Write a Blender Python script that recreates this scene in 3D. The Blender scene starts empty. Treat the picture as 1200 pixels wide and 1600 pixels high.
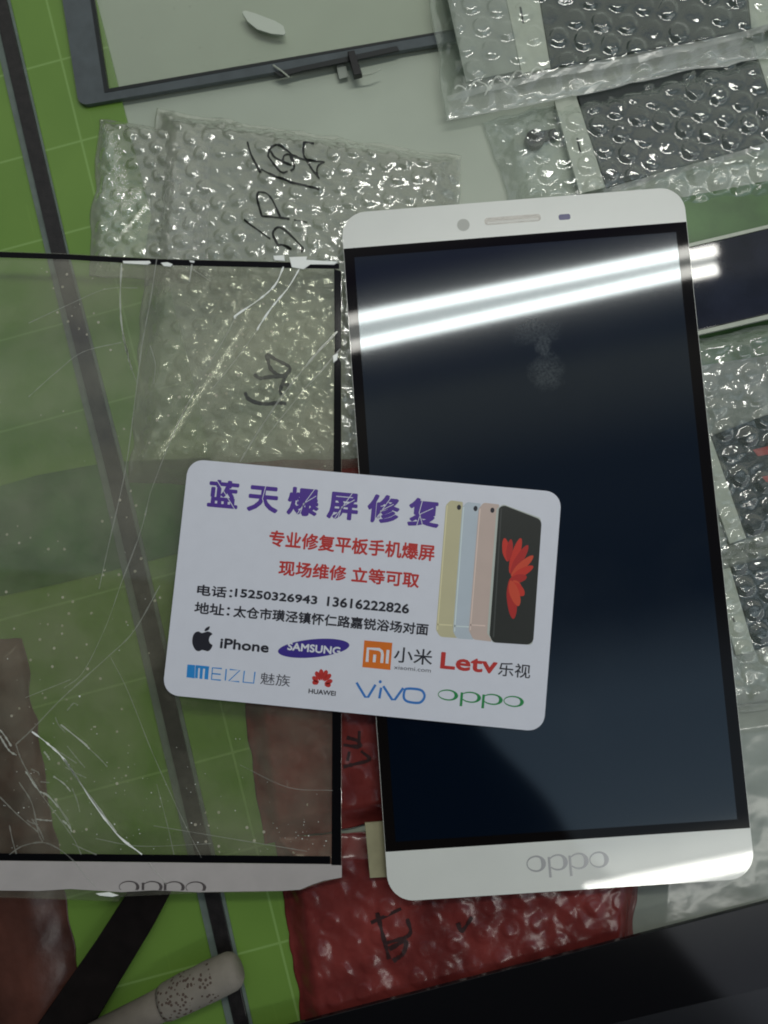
import bpy, bmesh, math, random
import numpy as np
from mathutils import Vector, Matrix

sc = bpy.context.scene
COL = sc.collection
MM = 0.001
rng = np.random.default_rng(7)
random.seed(7)

# ------------------------------------------------------------------ camera
CAM_R = np.array([[0.99976099, 0.0, -0.02186214],
                  [0.00164665, 0.99715945, 0.0753015],
                  [0.02180003, -0.0753195, 0.99692113]])      # world -> camera
CAM_P = np.array([-0.03234073, -0.0085023, 0.1875988])
cd = bpy.data.cameras.new('camera'); cam = bpy.data.objects.new('camera', cd); COL.objects.link(cam)
mw = Matrix(CAM_R.T.tolist()).to_4x4(); mw.translation = Vector(CAM_P.tolist()); cam.matrix_world = mw
cd.sensor_fit = 'VERTICAL'; cd.sensor_height = 24.0; cd.sensor_width = 18.0
cd.lens = 24.0 * 1200.0 / 1600.0
cd.clip_start = 0.005; cd.clip_end = 20.0
cd.dof.use_dof = True; cd.dof.focus_distance = 0.178; cd.dof.aperture_fstop = 9.0
sc.camera = cam

# ------------------------------------------------------------------ render / view
sc.render.engine = 'CYCLES'
sc.view_settings.view_transform = 'Standard'; sc.view_settings.look = 'None'
sc.view_settings.exposure = 0.0; sc.view_settings.gamma = 1.0
sc.view_settings.use_curve_mapping = False
sc.cycles.transparent_max_bounces = 24
sc.cycles.max_bounces = 10
sc.cycles.sample_clamp_indirect = 6.0
sc.cycles.caustics_reflective = False; sc.cycles.caustics_refractive = False
try:
    sc.cycles.filter_width = 1.9
except Exception:
    pass

# ------------------------------------------------------------------ room light (a dim workshop with fluorescent tubes)
W = bpy.data.worlds.new('World'); sc.world = W; W.use_nodes = True
nt = W.node_tree; nt.nodes.clear()
def N(tree, typ, **kw):
    n = tree.nodes.new(typ)
    for k, v in kw.items(): setattr(n, k, v)
    return n
def math_node(tree, op, a, b=None, c=None, clamp=False):
    n = N(tree, 'ShaderNodeMath', operation=op); n.use_clamp = clamp
    for i, v in enumerate((a, b, c)):
        if v is None: continue
        if isinstance(v, (int, float)): n.inputs[i].default_value = v
        else: tree.links.new(v, n.inputs[i])
    return n.outputs[0]
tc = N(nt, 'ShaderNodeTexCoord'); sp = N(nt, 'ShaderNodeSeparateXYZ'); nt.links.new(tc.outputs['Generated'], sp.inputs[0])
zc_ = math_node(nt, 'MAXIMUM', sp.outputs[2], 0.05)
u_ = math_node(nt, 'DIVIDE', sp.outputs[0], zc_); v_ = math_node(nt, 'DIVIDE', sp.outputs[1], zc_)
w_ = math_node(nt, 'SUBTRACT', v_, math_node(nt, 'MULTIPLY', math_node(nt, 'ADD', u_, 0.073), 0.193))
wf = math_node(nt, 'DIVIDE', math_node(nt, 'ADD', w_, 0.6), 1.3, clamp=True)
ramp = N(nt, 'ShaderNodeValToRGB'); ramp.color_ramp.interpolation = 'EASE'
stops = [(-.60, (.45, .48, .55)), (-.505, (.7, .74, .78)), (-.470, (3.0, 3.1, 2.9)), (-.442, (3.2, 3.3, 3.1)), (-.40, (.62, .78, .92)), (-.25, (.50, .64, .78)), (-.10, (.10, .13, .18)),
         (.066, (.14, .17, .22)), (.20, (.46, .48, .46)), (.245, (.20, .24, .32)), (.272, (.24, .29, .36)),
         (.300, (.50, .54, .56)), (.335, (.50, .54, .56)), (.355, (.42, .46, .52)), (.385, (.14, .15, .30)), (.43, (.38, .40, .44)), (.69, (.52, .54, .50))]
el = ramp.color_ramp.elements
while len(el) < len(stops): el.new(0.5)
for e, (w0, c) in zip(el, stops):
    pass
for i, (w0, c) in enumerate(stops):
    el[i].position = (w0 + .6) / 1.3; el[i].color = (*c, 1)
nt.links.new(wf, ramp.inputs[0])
# the photographer leaning over the bench: a dark mass on the near left side of the room
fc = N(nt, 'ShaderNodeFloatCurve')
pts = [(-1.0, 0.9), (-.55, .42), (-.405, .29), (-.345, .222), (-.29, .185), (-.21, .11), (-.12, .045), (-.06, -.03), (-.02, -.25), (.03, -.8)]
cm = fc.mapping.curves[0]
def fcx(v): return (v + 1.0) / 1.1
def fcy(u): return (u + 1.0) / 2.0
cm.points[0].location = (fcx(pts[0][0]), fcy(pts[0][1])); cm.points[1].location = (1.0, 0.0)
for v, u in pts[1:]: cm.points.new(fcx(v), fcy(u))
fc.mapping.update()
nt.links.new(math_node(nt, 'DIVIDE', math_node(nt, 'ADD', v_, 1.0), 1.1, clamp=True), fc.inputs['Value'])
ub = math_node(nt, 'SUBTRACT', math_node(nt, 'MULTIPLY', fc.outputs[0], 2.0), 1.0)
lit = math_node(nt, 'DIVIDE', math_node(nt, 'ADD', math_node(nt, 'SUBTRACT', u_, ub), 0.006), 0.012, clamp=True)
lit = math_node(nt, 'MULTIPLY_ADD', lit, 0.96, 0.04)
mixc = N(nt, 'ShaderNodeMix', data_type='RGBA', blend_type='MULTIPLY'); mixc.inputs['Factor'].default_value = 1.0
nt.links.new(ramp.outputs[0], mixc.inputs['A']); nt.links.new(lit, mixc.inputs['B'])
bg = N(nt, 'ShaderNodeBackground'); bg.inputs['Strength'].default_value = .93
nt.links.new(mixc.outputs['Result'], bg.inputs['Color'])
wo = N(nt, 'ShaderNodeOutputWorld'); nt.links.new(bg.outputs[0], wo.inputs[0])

def unproj(px, py, z):
    d = CAM_R.T @ np.array([(px - 600) / 1200.0, -(py - 800) / 1200.0, -1.0])
    return CAM_P + d * ((z - CAM_P[2]) / d[2])
def P(px, py, z_mm=0.0):
    """point of the bench (metres) seen at a photo position, at a height in mm"""
    return unproj(px, py, z_mm * MM)
def mirror_at(px, py, H):
    p = unproj(px, py, 0.009); d = p - CAM_P
    return p + np.array([d[0], d[1], -d[2]]) / -d[2] * H
def tube(name, a, b, width, L, H, color=(1.0, .985, .91)):
    A = mirror_at(*a, H); B = mirror_at(*b, H); v = B - A; n = np.linalg.norm(v)
    l = bpy.data.lights.new(name, 'AREA'); l.shape = 'RECTANGLE'; l.size = n; l.size_y = width
    l.energy = L * math.pi * n * width; l.color = color
    o = bpy.data.objects.new(name, l); COL.objects.link(o)
    o.location = ((A + B) / 2).tolist(); o.rotation_euler = (0, 0, math.atan2(v[1], v[0]))
    return o
HL = 0.42
tube('fluorescent_tube', (541, 500), (1128, 383), 0.0090, 33, HL)
tube('fluorescent_tube', (541, 543), (1128, 414), 0.0090, 33, HL)
tube('lamp_reflector', (541, 522), (1124, 399), 0.0225, 7.6, HL + .02, (.95, 1.0, .93))
tube('fluorescent_tube', (915, 1396), (1400, 1300), 0.034, 22, 1.4)

# ------------------------------------------------------------------ materials
def new_mat(name):
    m = bpy.data.materials.new(name); m.use_nodes = True
    t = m.node_tree; t.nodes.clear()
    o = N(t, 'ShaderNodeOutputMaterial')
    return m, t, o
def solid(name, col, rough=.5, spec=.5, metal=0.0, coat=0.0, var=0.0, vscale=200.0, bump=0.0, bscale=900.0, col2=None, coatr=.03):
    m, t, o = new_mat(name)
    b = N(t, 'ShaderNodeBsdfPrincipled')
    b.inputs['Base Color'].default_value = (*col, 1); b.inputs['Roughness'].default_value = rough
    b.inputs['Specular IOR Level'].default_value = spec; b.inputs['Metallic'].default_value = metal
    b.inputs['Coat Weight'].default_value = coat; b.inputs['Coat Roughness'].default_value = coatr
    tcn = N(t, 'ShaderNodeTexCoord')
    if var > 0:
        n = N(t, 'ShaderNodeTexNoise'); n.inputs['Scale'].default_value = vscale; n.inputs['Detail'].default_value = 6
        t.links.new(tcn.outputs['Object'], n.inputs['Vector'])
        r = N(t, 'ShaderNodeValToRGB'); r.color_ramp.elements[0].position = .3; r.color_ramp.elements[1].position = .72
        c2 = col2 if col2 else tuple(min(1, c * (1 + var)) for c in col)
        r.color_ramp.elements[0].color = (*[c * (1 - var) for c in col], 1); r.color_ramp.elements[1].color = (*c2, 1)
        t.links.new(n.outputs['Fac'], r.inputs[0]); t.links.new(r.outputs[0], b.inputs['Base Color'])
    if bump > 0:
        n2 = N(t, 'ShaderNodeTexNoise'); n2.inputs['Scale'].default_value = bscale; n2.inputs['Detail'].default_value = 4
        t.links.new(tcn.outputs['Object'], n2.inputs['Vector'])
        bp = N(t, 'ShaderNodeBump'); bp.inputs['Strength'].default_value = bump; bp.inputs['Distance'].default_value = .0003
        t.links.new(n2.outputs['Fac'], bp.inputs['Height']); t.links.new(bp.outputs[0], b.inputs['Normal'])
    t.links.new(b.outputs[0], o.inputs[0])
    return m
def film(name, milk=.10, tint=(1, 1, 1), rough=.10, boost=1.0, milkcol=(.85, .9, .85), bump=.25, bscale=700.0):
    """thin clear plastic: see-through, fresnel gloss and a milky share"""
    m, t, o = new_mat(name)
    tr = N(t, 'ShaderNodeBsdfTransparent'); tr.inputs[0].default_value = (*tint, 1)
    gl = N(t, 'ShaderNodeBsdfAnisotropic'); gl.inputs['Color'].default_value = (1, 1, 1, 1); gl.inputs['Roughness'].default_value = rough
    d1 = N(t, 'ShaderNodeBsdfDiffuse'); d1.inputs[0].default_value = (*milkcol, 1)
    d2 = N(t, 'ShaderNodeBsdfTranslucent'); d2.inputs[0].default_value = (*milkcol, 1)
    df = N(t, 'ShaderNodeMixShader'); df.inputs[0].default_value = .55; t.links.new(d1.outputs[0], df.inputs[1]); t.links.new(d2.outputs[0], df.inputs[2])
    tcn = N(t, 'ShaderNodeTexCoord')
    n2 = N(t, 'ShaderNodeTexNoise'); n2.inputs['Scale'].default_value = bscale; n2.inputs['Detail'].default_value = 3
    t.links.new(tcn.outputs['Object'], n2.inputs['Vector'])
    bp = N(t, 'ShaderNodeBump'); bp.inputs['Strength'].default_value = bump; bp.inputs['Distance'].default_value = .0004
    t.links.new(n2.outputs['Fac'], bp.inputs['Height']); t.links.new(bp.outputs[0], gl.inputs['Normal'])
    lw = N(t, 'ShaderNodeLayerWeight'); lw.inputs['Blend'].default_value = .35
    n3 = N(t, 'ShaderNodeTexNoise'); n3.inputs['Scale'].default_value = 60; n3.inputs['Detail'].default_value = 5
    t.links.new(tcn.outputs['Object'], n3.inputs['Vector'])
    mk = math_node(t, 'MULTIPLY', math_node(t, 'ADD', math_node(t, 'MULTIPLY', lw.outputs['Facing'], 1.1), .8), milk)
    mk = math_node(t, 'MULTIPLY', mk, math_node(t, 'MULTIPLY_ADD', n3.outputs['Fac'], 1.2, .4), clamp=True)
    mx1 = N(t, 'ShaderNodeMixShader'); t.links.new(mk, mx1.inputs[0]); t.links.new(tr.outputs[0], mx1.inputs[1]); t.links.new(df.outputs[0], mx1.inputs[2])
    fr = N(t, 'ShaderNodeFresnel'); fr.inputs[0].default_value = 1.48
    geo = N(t, 'ShaderNodeNewGeometry')
    fr2 = N(t, 'ShaderNodeLayerWeight'); fr2.inputs['Blend'].default_value = .5
    f = math_node(t, 'MULTIPLY_ADD', math_node(t, 'POWER', fr2.outputs['Facing'], 4.0), .8, .045)
    f = math_node(t, 'MULTIPLY', f, boost, clamp=True)
    mx2 = N(t, 'ShaderNodeMixShader'); t.links.new(f, mx2.inputs[0]); t.links.new(mx1.outputs[0], mx2.inputs[1]); t.links.new(gl.outputs[0], mx2.inputs[2])
    t.links.new(mx2.outputs[0], o.inputs[0])
    return m

# ------------------------------------------------------------------ mesh helpers
def link(name, me, mat=None, parent=None, smooth=False):
    o = bpy.data.objects.new(name, me); COL.objects.link(o)
    if mat: me.materials.append(mat)
    if parent: o.parent = parent
    if smooth:
        for p in me.polygons: p.use_smooth = True
    return o
def tag(o, label, cat, group=None):
    o['label'] = label; o['category'] = cat
    if group: o['group'] = group
    return o
def structure(o):
    o['kind'] = 'structure'; return o
def thing(name, label, cat, loc=(0, 0, 0), rz=0.0, group=None):
    o = bpy.data.objects.new(name, None); COL.objects.link(o)
    o.location = loc; o.rotation_euler = (0, 0, rz); o.empty_display_size = .01
    return tag(o, label, cat, group)
def from_bm(bm, name):
    bmesh.ops.recalc_face_normals(bm, faces=bm.faces)
    me = bpy.data.meshes.new(name); bm.to_mesh(me); bm.free(); return me
def round_poly(pts, r, n=6):
    """round the corners of a polygon; r is one radius or one per corner"""
    out = []; k = len(pts)
    for i in range(k):
        p = np.array(pts[i][:2], float); a = np.array(pts[i - 1][:2], float); b = np.array(pts[(i + 1) % k][:2], float)
        ri = r[i] if isinstance(r, (list, tuple)) else r
        if ri <= 0: out.append(tuple(p)); continue
        va = (a - p) / np.linalg.norm(a - p); vb = (b - p) / np.linalg.norm(b - p)
        ang = math.acos(np.clip(va @ vb, -1, 1)); d = min(ri / math.tan(ang / 2), .49 * min(np.linalg.norm(a - p), np.linalg.norm(b - p)))
        rr = d * math.tan(ang / 2); c = p + (va + vb) / np.linalg.norm(va + vb) * (rr / math.sin(ang / 2))
        s = p + va * d - c; e = p + vb * d - c
        a0 = math.atan2(s[1], s[0]); a1 = math.atan2(e[1], e[0]); da = (a1 - a0 + math.pi) % (2 * math.pi) - math.pi
        for j in range(n + 1):
            t = a0 + da * j / n; out.append((c[0] + rr * math.cos(t), c[1] + rr * math.sin(t)))
    return out
def slab(name, pts, z0, z1, mat, parent=None, bevel=0.0, seg=2):
    """a plate: 2-D outline (metres) between two heights (mm), its top edges bevelled"""
    bm = bmesh.new()
    lo = [bm.verts.new((p[0], p[1], z0 * MM)) for p in pts]; hi = [bm.verts.new((p[0], p[1], z1 * MM)) for p in pts]
    bm.faces.new(lo[::-1]); top = bm.faces.new(hi); n = len(pts)
    for i in range(n): bm.faces.new((lo[i], lo[(i + 1) % n], hi[(i + 1) % n], hi[i]))
    if bevel > 0:
        bmesh.ops.bevel(bm, geom=list(top.edges), offset=bevel * MM, segments=seg, profile=.6, affect='EDGES')
    return link(name, from_bm(bm, name), mat, parent)
def px_poly(pts, z): return [tuple(P(x, y, z)[:2]) for x, y in pts]
def ring_slab(name, outer, inner, z0, z1, mat, parent=None):
    """a flat frame: outer and inner outline with equally many points"""
    bm = bmesh.new(); n = len(outer)
    V = [[bm.verts.new((p[0], p[1], z * MM)) for p in o] for o in (outer, inner) for z in (z0, z1)]
    ol, oh, il, ih = V
    for i in range(n):
        j = (i + 1) % n
        bm.faces.new((oh[i], oh[j], ih[j], ih[i])); bm.faces.new((ol[i], il[i], il[j], ol[j]))
        bm.faces.new((ol[i], ol[j], oh[j], oh[i])); bm.faces.new((il[j], il[i], ih[i], ih[j]))
    return link(name, from_bm(bm, name), mat, parent)
def smooth_line(pts, n=6):
    """Catmull-Rom through 2-D or 3-D points"""
    p = [np.array(q, float) for q in pts]
    if len(p) < 3: return p
    p = [2 * p[0] - p[1]] + p + [2 * p[-1] - p[-2]]; out = []
    for i in range(1, len(p) - 2):
        for k in range(n):
            t = k / n
            out.append(.5 * (2 * p[i] + (p[i + 1] - p[i - 1]) * t + (2 * p[i - 1] - 5 * p[i] + 4 * p[i + 1] - p[i + 2]) * t * t + (3 * p[i] - p[i - 1] - 3 * p[i + 1] + p[i + 2]) * t ** 3))
    out.append(p[-2]); return out
def ribbon_into(bm, pts, widths, zf):
    """a flat stroke along 2-D points; widths in metres (one or per point); zf(x, y) gives its height in metres"""
    pts = [np.array(q[:2], float) for q in pts]; n = len(pts)
    w = widths if isinstance(widths, (list, tuple, np.ndarray)) else [widths] * n
    L = []
    for i in range(n):
        a = pts[max(i - 1, 0)]; b = pts[min(i + 1, n - 1)]; d = b - a; d = d / (np.linalg.norm(d) + 1e-12); nn = np.array([-d[1], d[0]])
        q0 = pts[i] + nn * w[i] / 2; q1 = pts[i] - nn * w[i] / 2
        L.append((bm.verts.new((q0[0], q0[1], zf(*q0))), bm.verts.new((q1[0], q1[1], zf(*q1)))))
    for i in range(n - 1): bm.faces.new((L[i][1], L[i + 1][1], L[i + 1][0], L[i][0]))
def strokes(name, lines, width, zf, mat, parent, smooth=True, jitter=0.0):
    bm = bmesh.new()
    for ln in lines:
        q = smooth_line(ln) if smooth else [np.array(p, float) for p in ln]
        w = [width * (1 + jitter * random.uniform(-1, 1)) for _ in q]
        ribbon_into(bm, q, w, zf)
    me = bpy.data.meshes.new(name); bm.to_mesh(me); bm.free()
    return link(name, me, mat, parent)
def tube_into(bm, pts, radii, seg=8, squash=1.0):
    pts = [Vector(p) for p in pts]; n = len(pts); rings = []
    for i in range(n):
        d = (pts[min(i + 1, n - 1)] - pts[max(i - 1, 0)]).normalized(); s = d.cross(Vector((0, 0, 1)))
        s = s.normalized() if s.length > 1e-6 else Vector((1, 0, 0)); uu = s.cross(d)
        r = radii[i] if isinstance(radii, (list, tuple)) else radii
        rings.append([bm.verts.new(pts[i] + s * r * math.cos(2 * math.pi * k / seg) + uu * r * squash * math.sin(2 * math.pi * k / seg)) for k in range(seg)])
    for i in range(n - 1):
        for k in range(seg): bm.faces.new((rings[i][k], rings[i][(k + 1) % seg], rings[i + 1][(k + 1) % seg], rings[i + 1][k]))
    bm.faces.new(rings[0][::-1]); bm.faces.new(rings[-1])

# ------------------------------------------------------------------ wrinkled and bubbled plastic
class Waves:
    def __init__(s, seed, k=26, lo=.003, hi=.016):
        r = np.random.default_rng(seed); a = r.uniform(0, 2 * np.pi, k); wl = np.exp(r.uniform(np.log(lo), np.log(hi), k))
        s.kx, s.ky, s.ph, s.amp = np.cos(a) * 2 * np.pi / wl, np.sin(a) * 2 * np.pi / wl, r.uniform(0, 6.28, k), (wl / hi) ** .8
        s.amp /= s.amp.sum()
    def __call__(s, x, y):
        o = np.zeros_like(x)
        for kx, ky, ph, am in zip(s.kx, s.ky, s.ph, s.amp): o += am * (1 - 2 * np.abs(np.sin(kx * x + ky * y + ph)))
        return o
def bubble_sheet(name, quad_px, z_edge, z_mid, mat, parent=None, pitch=5.6, R=2.5, H=1.3, crumple=.35, seed=1, step=.42, rim=6.0, angle=.2, ragged=.5, rimw=.42, cap=.22, tilt=.035, lo=.003, hi=.016):
    """a closed sheet of bubble wrap over a four-cornered outline; returns the object and its top height z(x, y)"""
    q = [np.array(P(x, y, z_edge)[:2]) for x, y in quad_px]          # TL, TR, BR, BL
    nu = int(max(np.linalg.norm(q[1] - q[0]), np.linalg.norm(q[2] - q[3])) / (step * MM)) + 1
    nv = int(max(np.linalg.norm(q[3] - q[0]), np.linalg.norm(q[2] - q[1])) / (step * MM)) + 1
    U, V = np.meshgrid(np.linspace(0, 1, nu), np.linspace(0, 1, nv))
    X = q[0][0] * (1 - U) * (1 - V) + q[1][0] * U * (1 - V) + q[2][0] * U * V + q[3][0] * (1 - U) * V
    Y = q[0][1] * (1 - U) * (1 - V) + q[1][1] * U * (1 - V) + q[2][1] * U * V + q[3][1] * (1 - U) * V
    wav = Waves(seed, lo=lo, hi=hi); w2 = Waves(seed + 50, 8, .012, .05)
    Wd = (np.linalg.norm(q[1] - q[0])); Hd = np.linalg.norm(q[3] - q[0])
    ew = np.minimum(np.minimum(U, 1 - U) * Wd, np.minimum(V, 1 - V) * Hd) / MM
    edge = np.clip(1 - ew / 3.0, 0, 1)
    X = X + edge * ragged * MM * w2(X, Y) * 2.5; Y = Y + edge * ragged * MM * w2(Y + .3, X) * 2.5
    c, s = math.cos(angle), math.sin(angle); rr = np.random.default_rng(seed + 9)
    jig = np.where(rr.uniform(0, 1, (400, 400)) < .22, .12, rr.uniform(.45, 1.0, (400, 400))); jx = rr.uniform(-.25, .25, (400, 400)); tl = rr.normal(0, tilt, (400, 400, 2))
    def height(x, y, e):
        lx = (c * x + s * y) / MM; ly = (-s * x + c * y) / MM; rowh = pitch * .8660254
        best = np.full(x.shape, 1e9); amp = np.ones(x.shape); bx = np.zeros(x.shape); by = np.zeros(x.shape); tx = np.zeros(x.shape); ty = np.zeros(x.shape)
        r0 = np.floor(ly / rowh)
        for dr in (0, 1):
            r = r0 + dr; off = np.where(np.mod(r, 2) == 0, 0, pitch / 2)
            k0 = np.floor((lx - off) / pitch)
            for dk in (0, 1):
                k = k0 + dk; ii = np.mod(r, 400).astype(int); jj = np.mod(k, 400).astype(int)
                ddx = lx - (k * pitch + off) - jx[ii, jj]; ddy = ly - r * rowh - jx[jj, ii]; d = np.hypot(ddx, ddy)
                b = d < best; best = np.where(b, d, best); amp = np.where(b, jig[ii, jj], amp); bx = np.where(b, ddx, bx); by = np.where(b, ddy, by); tx = np.where(b, tl[ii, jj, 0], tx); ty = np.where(b, tl[ii, jj, 1], ty)
        qq = np.clip(best / R, 0, 1); rv = np.clip((1 - qq) / rimw, 0, 1); rv = rv * rv * (3 - 2 * rv)
        cr = wav(x, y)
        hb = rv * (H * amp * (1 + .35 * cr) + cap * (1 - qq ** 2) + bx * tx + by * ty)
        pil = np.clip(e / rim, 0, 1); pil = pil * pil * (3 - 2 * pil)
        return (z_edge + .12 + (z_mid - z_edge) * pil + hb * np.clip(e / 2.0, 0, 1) + crumple * cr * np.clip(e / 1.5, .25, 1)) * MM
    Z = height(X, Y, ew)
    Z = np.maximum(Z, (z_edge + .08) * MM)
    n = nu * nv; idx = np.arange(n).reshape(nv, nu)
    top = np.stack([X.ravel(), Y.ravel(), Z.ravel()], 1)
    f = np.stack([idx[:-1, :-1].ravel(), idx[1:, :-1].ravel(), idx[1:, 1:].ravel(), idx[:-1, 1:].ravel()], 1)
    per = np.concatenate([idx[0, :-1], idx[:-1, -1], idx[-1, :0:-1], idx[:0:-1, 0]])
    bot = top[per].copy(); bot[:, 2] = z_edge * MM
    k = len(per); bi = n + np.arange(k)
    side = np.stack([per, np.roll(per, -1), np.roll(bi, -1), bi], 1)
    me = bpy.data.meshes.new(name)
    me.from_pydata(np.concatenate([top, bot]).tolist(), [], f.tolist() + side.tolist() + [bi.tolist()])
    me.update()
    o = link(name, me, mat, parent, smooth=True)
    def zf(x, y, lift=.12):
        e = 50.0
        return float(height(np.array([x]), np.array([y]), np.array([e]))[0]) + lift * MM
    return o, zf

# ------------------------------------------------------------------ writing
def text_mesh(body, off=0.0, res=3, shear=0.0):
    c = bpy.data.curves.new('lettering', 'FONT'); c.body = body; c.size = 1.0; c.offset = off; c.resolution_u = res; c.shear = shear
    o = bpy.data.objects.new('lettering', c); COL.objects.link(o)
    dg = bpy.context.evaluated_depsgraph_get(); dg.update()
    me = bpy.data.meshes.new_from_object(o.evaluated_get(dg))
    bpy.data.objects.remove(o); bpy.data.curves.remove(c)
    return me
def fit_text(name, body, x0, x1, y0, y1, z, mat, parent, off=0.0, shear=0.0, rot=0.0, bold=0.0):
    """lettering scaled to fill the box (metres, in the parent's own plane)"""
    me = text_mesh(body, off, shear=shear)
    co = np.array([v.co[:] for v in me.vertices]); mn, mx = co.min(0), co.max(0)
    nx = x0 + (co[:, 0] - mn[0]) / (mx[0] - mn[0]) * (x1 - x0); ny = y0 + (co[:, 1] - mn[1]) / (mx[1] - mn[1]) * (y1 - y0)
    cx, cy = (x0 + x1) / 2, (y0 + y1) / 2; cr, sr = math.cos(rot), math.sin(rot)
    rx = cx + (nx - cx) * cr - (ny - cy) * sr; ry = cy + (nx - cx) * sr + (ny - cy) * cr
    for v, x, y in zip(me.vertices, rx, ry): v.co = (x, y, z)
    me.materials.clear()
    if bold > 0:      # a heavier face: the same outlines printed again a hair's breadth aside
        base = np.array([v.co[:] for v in me.vertices]); polys = [list(p.vertices) for p in me.polygons]
        V = []; F = []; nb = 12 if bold > .00015 else 6
        for k in range(nb):
            t = 2 * math.pi * (k + .5) / nb; q = base + np.array([math.cos(t) * bold, math.sin(t) * bold, -.0000025 * k])
            F += [[i + len(V) * len(base) for i in p] for p in polys]; V.append(q)
        me = bpy.data.meshes.new(name); me.from_pydata(np.concatenate(V).tolist(), [], F)
    return link(name, me, mat, parent)
def flat_into(bm, pts, z): bm.faces.new([bm.verts.new((p[0], p[1], z)) for p in pts])
def flat(name, polys, z, mat, parent):
    bm = bmesh.new()
    for p in polys: flat_into(bm, p, z)
    for f in bm.faces:
        if f.normal.z < 0: f.normal_flip()
    bm.normal_update()
    for f in bm.faces:
        if f.normal.z < 0: f.normal_flip()
    bmesh.ops.triangulate(bm, faces=list(bm.faces))
    me = bpy.data.meshes.new(name); bm.to_mesh(me); bm.free()
    return link(name, me, mat, parent)
def ellipse(cx, cy, a, b, n=36, rot=0.0):
    return [(cx + a * math.cos(t) * math.cos(rot) - b * math.sin(t) * math.sin(rot), cy + a * math.cos(t) * math.sin(rot) + b * math.sin(t) * math.cos(rot)) for t in [2 * math.pi * k / n for k in range(n)]]
def ring_into(bm, outer, inner, z):
    A = [bm.verts.new((p[0], p[1], z)) for p in outer]; B = [bm.verts.new((p[0], p[1], z)) for p in inner]; n = len(A)
    for i in range(n): bm.faces.new((A[i], A[(i + 1) % n], B[(i + 1) % n], B[i]))
def wide_round_word(name, x0, y0, x1, y1, z, mat, parent, heavy=1.0, cut=None):
    """the wide four-letter word o-p-p-o: oval bowls heavier on the right, thin on the left, stems below"""
    w = x1 - x0; h = y1 - y0; bm = bmesh.new()
    def bowl(cx, cy, a, b, open_left=False):
        n = 40; th = h * .115 * heavy
        out = []; inn = []
        for k in range(n + 1):
            t = 2 * math.pi * k / n if not open_left else -math.pi * .80 + 1.60 * math.pi * k / n
            r = .5 + .5 * math.cos(t); tk = th * (.55 + 1.5 * r * r)
            out.append((cx + a * math.cos(t), cy + b * math.sin(t))); inn.append((cx + (a - tk) * math.cos(t) - th * .1, cy + (b - th * .75) * math.sin(t)))
        A = [bm.verts.new((*p, z)) for p in out]; B = [bm.verts.new((*p, z)) for p in inn]
        for i in range(n):
            try: bm.faces.new((A[i], A[i + 1], B[i + 1], B[i]))
            except ValueError: pass
    b = h * .36; cy = y1 - b; a = w * .118
    bowl(x0 + a, cy, a, b)
    for sx in (x0 + w * .262, x0 + w * .515):
        flat_into(bm, [(sx, y0), (sx + w * .030, y0), (sx + w * .030, y1 - h * .10), (sx, y1 - h * .10)], z + .000008)
        bowl(sx + w * .122, cy, a, b, True)
    bowl(x1 - a, cy, a, b)
    if cut is not None:
        g = bm.verts[:] + bm.edges[:] + bm.faces[:]
        bmesh.ops.bisect_plane(bm, geom=g, plane_co=(0, cut, 0), plane_no=(0, -1, 0), clear_outer=True)
    bmesh.ops.recalc_face_normals(bm, faces=bm.faces)
    for f in bm.faces:
        f.normal_update()
        if f.normal.z < 0: f.normal_flip()
    me = bpy.data.meshes.new(name); bm.to_mesh(me); bm.free()
    return link(name, me, mat, parent)

# ------------------------------------------------------------------ shared materials
M = {}
M['desk'] = solid('desk_laminate', (.40, .45, .37), .38, .5, var=.07, vscale=35, bump=.05, bscale=1500)
M['strip'] = solid('black_rubber', (.012, .010, .010), .35, .5, var=.5, vscale=500, bump=.2, bscale=1800)
M['strip_edge'] = solid('grey_adhesive', (.13, .165, .145), .45, .4, var=.15, vscale=300)
M['tab_border'] = solid('slate_print', (.070, .086, .094), .22, .5, var=.12, vscale=260, bump=.04)
M['gasket'] = solid('gasket_black', (.012, .015, .016), .5, .4)
M['white_gloss'] = solid('white_gloss', (.72, .74, .70), .28, .5, coat=1.0, coatr=.02, var=.02, vscale=120)
M['white_back'] = solid('white_print', (.44, .41, .40), .4, .4, var=.05, vscale=200)
M['flap'] = solid('pale_foil', (.42, .46, .38), .35, .5, var=.10, vscale=300)
M['grey_foam'] = solid('grey_foam', (.28, .31, .27), .7, .3, var=.12, vscale=150)
M['lcd'] = solid('dark_panel', (.014, .022, .021), .25, .5, var=.2, vscale=150)
M['lcd_edge'] = solid('panel_edge', (.006, .006, .007), .35, .5)
M['jet'] = solid('jet_print', (.004, .004, .005), .12, .14, coat=.0)
M['ink'] = solid('marker_ink', (.012, .014, .014), .45, .4)
M['ink_red_bag'] = solid('marker_ink_soft', (.030, .010, .010), .5, .3)
M['pick'] = solid('white_plastic', (.50, .55, .47), .4, .4)
M['paper'] = solid('pale_paper', (.17, .15, .125), .8, .2, var=.12, vscale=220, bump=.3, bscale=900)
M['dark_brown'] = solid('dark_bar_brown', (.006, .0042, .004), .7, .12, var=.4, vscale=200)
M['silver'] = solid('silver_letter', (.34, .34, .35), .30, .5, metal=.55)
M['grey_letter'] = solid('grey_letter', (.16, .14, .14), .3, .5, metal=.5)
M['flex'] = solid('pale_connector', (.30, .28, .17), .5, .4, var=.1, vscale=300)
M['seam'] = film('seam_film', milk=.34, rough=.2, bump=.3)
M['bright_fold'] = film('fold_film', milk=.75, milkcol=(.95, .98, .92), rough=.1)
M['crack'] = film('crack_light', milk=.95, milkcol=(.95, .97, .92), rough=.12, bump=.1)
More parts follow.
